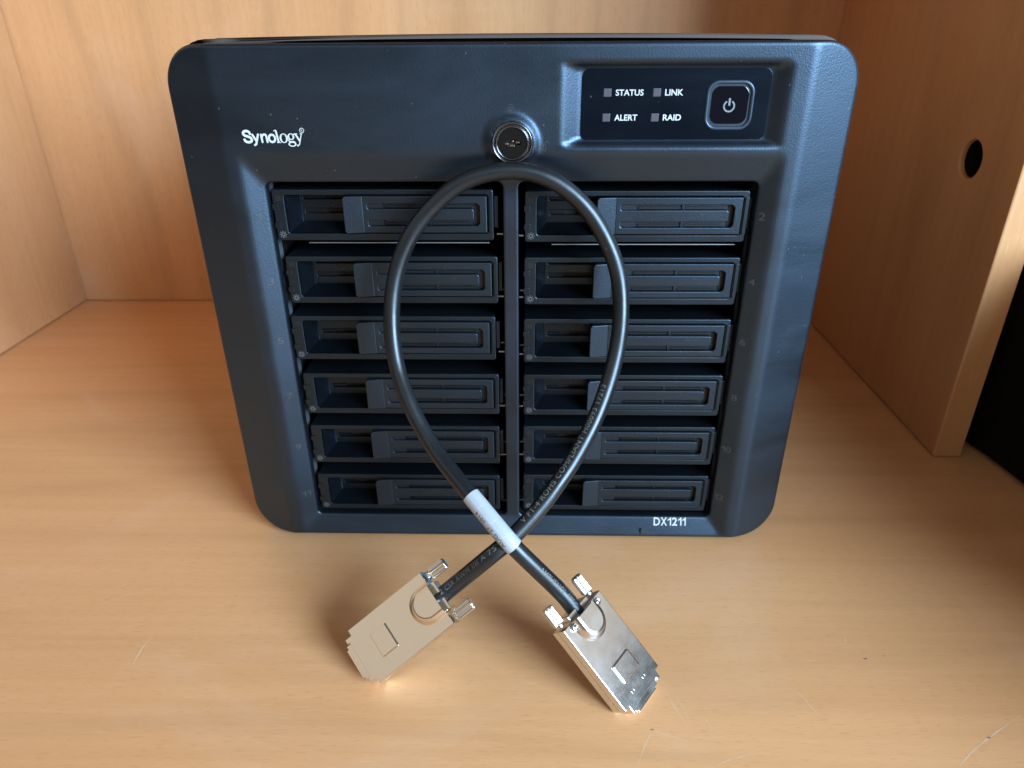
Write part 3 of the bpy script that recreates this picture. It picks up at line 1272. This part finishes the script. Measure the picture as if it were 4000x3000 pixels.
sCrossA = nearest(path[1])
sA0 = nearest(tailL)
sB1 = nearest(tailR)
sCrossB = nearest(path[-2])
wrap_text('2 CSA AWM I/II A 75°C', sA0 + 1.5, sCrossA - sA0 - 4.0, 2.5, R(30), 'cordprint')
wrap_text('V FT-4 ROHS COMPLIANT H00093 17213', sCrossA + 9.0, 74.0, 2.6, R(34), 'cordprint')
wrap_text('AMPHENOL SPEC', sB1 - 27.5, 25.0, 2.5, R(26), 'cordprint')

# label sleeve
s0, s1 = nearest((-15.6, -65.8, 78.0)), nearest(path[-1]) - 1.0
slv = local(tube(s0, s1, CRAD + 0.32, 40, 28)).build('label_sleeve', MAT['sleeve'], CAB)
wrap_text('AUG 27, 2014', s1 - 3.0, 18.5, 2.3, R(-38), 'ink', True, CRAD + 0.36, 'label_lettering', slv)
wrap_text('28AWG 600mm', s1 - 2.6, 18.5, 1.9, R(-82), 'ink', True, CRAD + 0.36, 'label_lettering', slv)


def wrap_line(s_a, s_b, th_a, th_b, w, mat, name, parent, rad=CRAD + 0.37):
    m = MB()
    vs, fs = [], []
    n = 14
    for i in range(n):
        f = i / (n - 1)
        s_, th = s_a + (s_b - s_a) * f, th_a + (th_b - th_a) * f
        for k in (-0.5, 0.5):
            if abs(th_b - th_a) > 0.2:
                p, t, nn, bb = cframe(s_ + k * w)
                a = th
            else:
                p, t, nn, bb = cframe(s_)
                a = th + k * w / rad
            vs.append(tuple(p + rad * (nn * math.cos(a) + bb * math.sin(a))))
    for i in range(n - 1):
        fs.append((2 * i, 2 * i + 1, 2 * i + 3, 2 * i + 2))
    m.add(vs, fs)
    return local(m).build(name, MAT[mat], parent)


wrap_line(s0 + 0.6, s1 - 0.6, R(-8), R(-8), 0.3, 'crease', 'wrap_edge', slv)
for q in (0.24, 0.52, 0.78):
    wrap_line(s0 + (s1 - s0) * q, s0 + (s1 - s0) * (q + 0.03), R(-25), R(30), 0.28, 'crease', 'film_crease', slv)


def thumbscrew(parent, x):
    m = MB()
    n = 24
    prof = [(2.0, -1.0, 0), (2.0, -1.9, 0), (2.55, -2.2, 1), (2.75, -2.6, 1), (2.75, -10.2, 1), (2.45, -10.8, 0), (0.01, -10.8, 0)]
    vs, fs = [], []
    for r, y, k in prof:
        for i in range(n * 2):
            a = math.pi * i / n
            rr = r - (0.26 if (k and i % 2) else 0)
            vs.append((x + rr * math.cos(a), y, -4.5 + rr * math.sin(a)))
    for q in range(len(prof) - 1):
        for i in range(2 * n):
            j = (i + 1) % (2 * n)
            fs.append((q * 2 * n + i, q * 2 * n + 2 * n + i, q * 2 * n + 2 * n + j, q * 2 * n + j))
    m.add(vs, [f[::-1] for f in fs])
    return m.build('thumbscrew', MAT['steel'], parent)


def connector(fr, mat, rivets, label):
    W2 = 13.75
    m = MB()
    out = [(-W2, 0), (W2, 0), (W2, 42.6), (11.0, 42.6), (11.0, 46.0), (8.7, 46.0), (8.7, 44.9), (-8.7, 44.9), (-8.7, 46.0), (-11.0, 46.0), (-11.0, 42.6), (-W2, 42.6)]
    # plate() front is at its y0; local z = -y
    fz = lambda a, y, c: (a, c, -y)
    m.plate(out, [], 0.0, 4.35, 0.3, True, fz)
    out2 = offset(ccw(out), 0.25)
    m.plate(out2, [], 4.3, 4.7, 0, False, fz)
    m.plate(out, [], -9.0, -4.65, 0.3, True, lambda a, y, c: (-a, c, y))
    mw = CINV @ fr[0]
    body = m.build('connector', MAT[mat], CAB, mw=mw)
    body['label'] = label
    # U-shaped dome over the cable clamp
    m = MB()
    def uloop(k):
        r = 8.8 - k
        pts = [(r, 0.02)]
        for i in range(21):
            a = R(180 * i / 20)
            pts.append((r * math.cos(a), 5.2 + r * math.sin(a) * 1.02))
        pts.append((-r, 0.02))
        return pts
    prof = [(0.0, -0.1), (0.15, 0.06), (0.5, 0.35), (1.0, 1.1), (1.6, 2.0), (2.2, 2.7), (2.8, 3.1), (3.3, 3.25), (3.8, 3.28)]
    vs, fs = [], []
    for k, z in prof:
        vs += [(a, c, z) for a, c in uloop(k)]
    n = 23
    for q in range(len(prof) - 1):
        for i in range(n - 1):
            fs.append((q * n + i, q * n + i + 1, q * n + n + i + 1, q * n + n + i))
    m.add(vs, fs, True)
    m.add(vs[-n:], [tuple(range(n))])
    tail = [vs[q * n] for q in range(len(prof))] + [vs[q * n + n - 1] for q in range(len(prof) - 1, -1, -1)]
    m.add(tail, [tuple(range(len(tail)))])
    m.build('clamp_dome', MAT[mat], body)
    m = MB()
    m.plate(rrect(-6.0, 6.0, 26.0, 35.0, 0.5, 3), [], -0.75, 0.05, 0.55, False, fz)
    m.build('raised_pad', MAT[mat], body)
    m = MB()
    m.plate([(-8.5, 44.0), (8.5, 44.0), (8.5, 47.6), (-8.5, 47.6)], [], 1.6, 7.4, 0.2, True, fz)
    m.plate([(-7.0, 47.0), (7.0, 47.0), (7.0, 49.0), (-7.0, 49.0)], [], 2.6, 6.4, 0.2, True, fz)
    m.build('plug_mouth', MAT[mat], body)
    m = MB()
    m.plate(rrect(-7.2, 7.2, -2.6, 0.1, 0.6, 3), [], 1.3, 7.7, 0.4, True, fz)
    m.build('strain_relief', MAT[mat], body)
    thumbscrew(body, -10.9)
    thumbscrew(body, 10.9)
    if rivets:
        for sx in (-1, 1):
            m = MB()
            n = 22
            vs, fs = [], []
            prof = [(1.9, 0.0), (1.85, 1.1), (1.6, 1.45), (1.2, 1.5), (1.0, 1.3), (0.85, 1.3), (0.75, 1.75), (0.4, 1.85), (0.01, 1.85)]
            for r, z in prof:
                for i in range(n):
                    a = 2 * math.pi * i / n
                    vs.append((sx * 8.3 + r * math.cos(a), 2.4 + r * math.sin(a), z))
            for q in range(len(prof) - 1):
                for i in range(n):
                    j = (i + 1) % n
                    fs.append((q * n + i, q * n + j, q * n + n + j, q * n + n + i))
            m.add(vs, fs, True)
            m.build('rivet', MAT['steel'], body)
        m = MB()
        for x in (-5.2, -3.6, 3.6, 5.2):
            m.plate(rrect(x - 0.45, x + 0.45, 39.2, 40.4, 0.2, 2), [], -0.12, 0.05, 0.1, False, fz)
        m.build('stake_marks', MAT[mat], body)
    return body


connector(fL, 'nickel', False, 'smooth tan-reflecting metal plug, the left of the two')
connector(fR, 'nickel2', True, 'grainy bright metal plug with two rivets, the right of the two')

# ------------------------------------------------------------------ black object at the right edge
BLK = MB()
H = 158.0
rings = []
for k in range(7):
    a = R(90 * k / 6)
    rings.append((9 * (1 - math.sin(a)), 9 * (1 - math.cos(a))))
rings += [(0, H - 14), (2, H - 7), (7, H - 2), (14, H)]
base = [(310, 345), (309, 235), (309, 128), (324, 62), (352, -265), (420, -295), (540, -280), (560, 345)]  # unseen front end stretched forward to cast the shadow on the desk
for _ in range(3):
    nb = []
    for i in range(len(base)):
        p, q = base[i], base[(i + 1) % len(base)]
        nb += [(p[0] * 0.75 + q[0] * 0.25, p[1] * 0.75 + q[1] * 0.25), (p[0] * 0.25 + q[0] * 0.75, p[1] * 0.25 + q[1] * 0.75)]
    base = nb
base = ccw(base)
n = len(base)
vs, fs = [], []
for ins, z in rings:
    lp = offset(base, ins)
    vs += [(a, c, z) for a, c in lp]
for r in range(len(rings) - 1):
    for i in range(n):
        j = (i + 1) % n
        fs.append((r * n + i, r * n + j, r * n + n + j, r * n + n + i))
BLK.add(vs, fs, True)
BLK.add(vs[-n:], [tuple(range(n))])
BLK.add(vs[:n], [tuple(range(n))[::-1]])
blk = BLK.build('black_case', MAT['black'])
tag(blk, 'black rounded object partly in view at the right edge beside the divider panel', 'case')

# ------------------------------------------------------------------ desk wear
for pts, w in (
        ([(-174.9, -75.8), (-176.2, -81.4), (-176.1, -89.2), (-175.7, -92.9)], 0.5),
        ([(-175.3, -93.8), (-173.1, -92.9), (-170.0, -91.6)], 0.3),
        ([(-217.8, -46.9), (-211.6, -43.0), (-205.4, -39.1), (-198.8, -35.4)], 0.35),
        ([(-212.2, -54.6), (-204.6, -48.6), (-194.3, -44.6)], 0.3),
        ([(-196.6, -71.3), (-187.6, -68.8), (-181.2, -66.0)], 0.3),
        ([(61.7, -123.4), (58.2, -129.4), (53.8, -138.6)], 0.45),
        ([(62.2, -122.4), (67.5, -124.3), (76.5, -127.7)], 0.4),
        ([(70.4, -99.9), (74.0, -111.9), (77.9, -120.7)], 0.35),
        ([(73.7, -101.2), (77.4, -111.8), (79.2, -119.4)], 0.3),
        ([(84.6, -114.3), (86.8, -119.2), (87.6, -123.2)], 0.35),
        ([(85.8, -138.0), (92.6, -135.1), (101.6, -132.6)], 0.4),
        ([(222.5, -111.7), (207.9, -120.0), (193.6, -128.6), (183.4, -136.1)], 0.7),
        ([(128.8, -100.2), (132.2, -106.9), (135.0, -114.6)], 0.35),
        ([(163.9, -68.3), (163.0, -71.5), (161.5, -73.9)], 0.3)):
    floor_ribbon('scratch', pts, w, MAT['scratch'])
for a, c, s in ((62.2, -122.2, 1.0), (202.0, -123.4, 0.9), (167.8, -82.7, 1.1), (177.2, -80.9, 0.6), (251.6, -32.4, 0.5)):
    m_ = MB()
    rnd = random.Random(int(a * 10))
    m_.add([(a + s * (0.6 + 0.5 * rnd.random()) * math.cos(k * 0.9), c + s * 0.5 * (0.6 + 0.5 * rnd.random()) * math.sin(k * 0.9), 0.04) for k in range(7)], [tuple(range(7))])
    m_.build('chip', MAT['chip'], desk)

for o in bpy.data.objects:
    if o.type == 'MESH':
        o.data.validate()
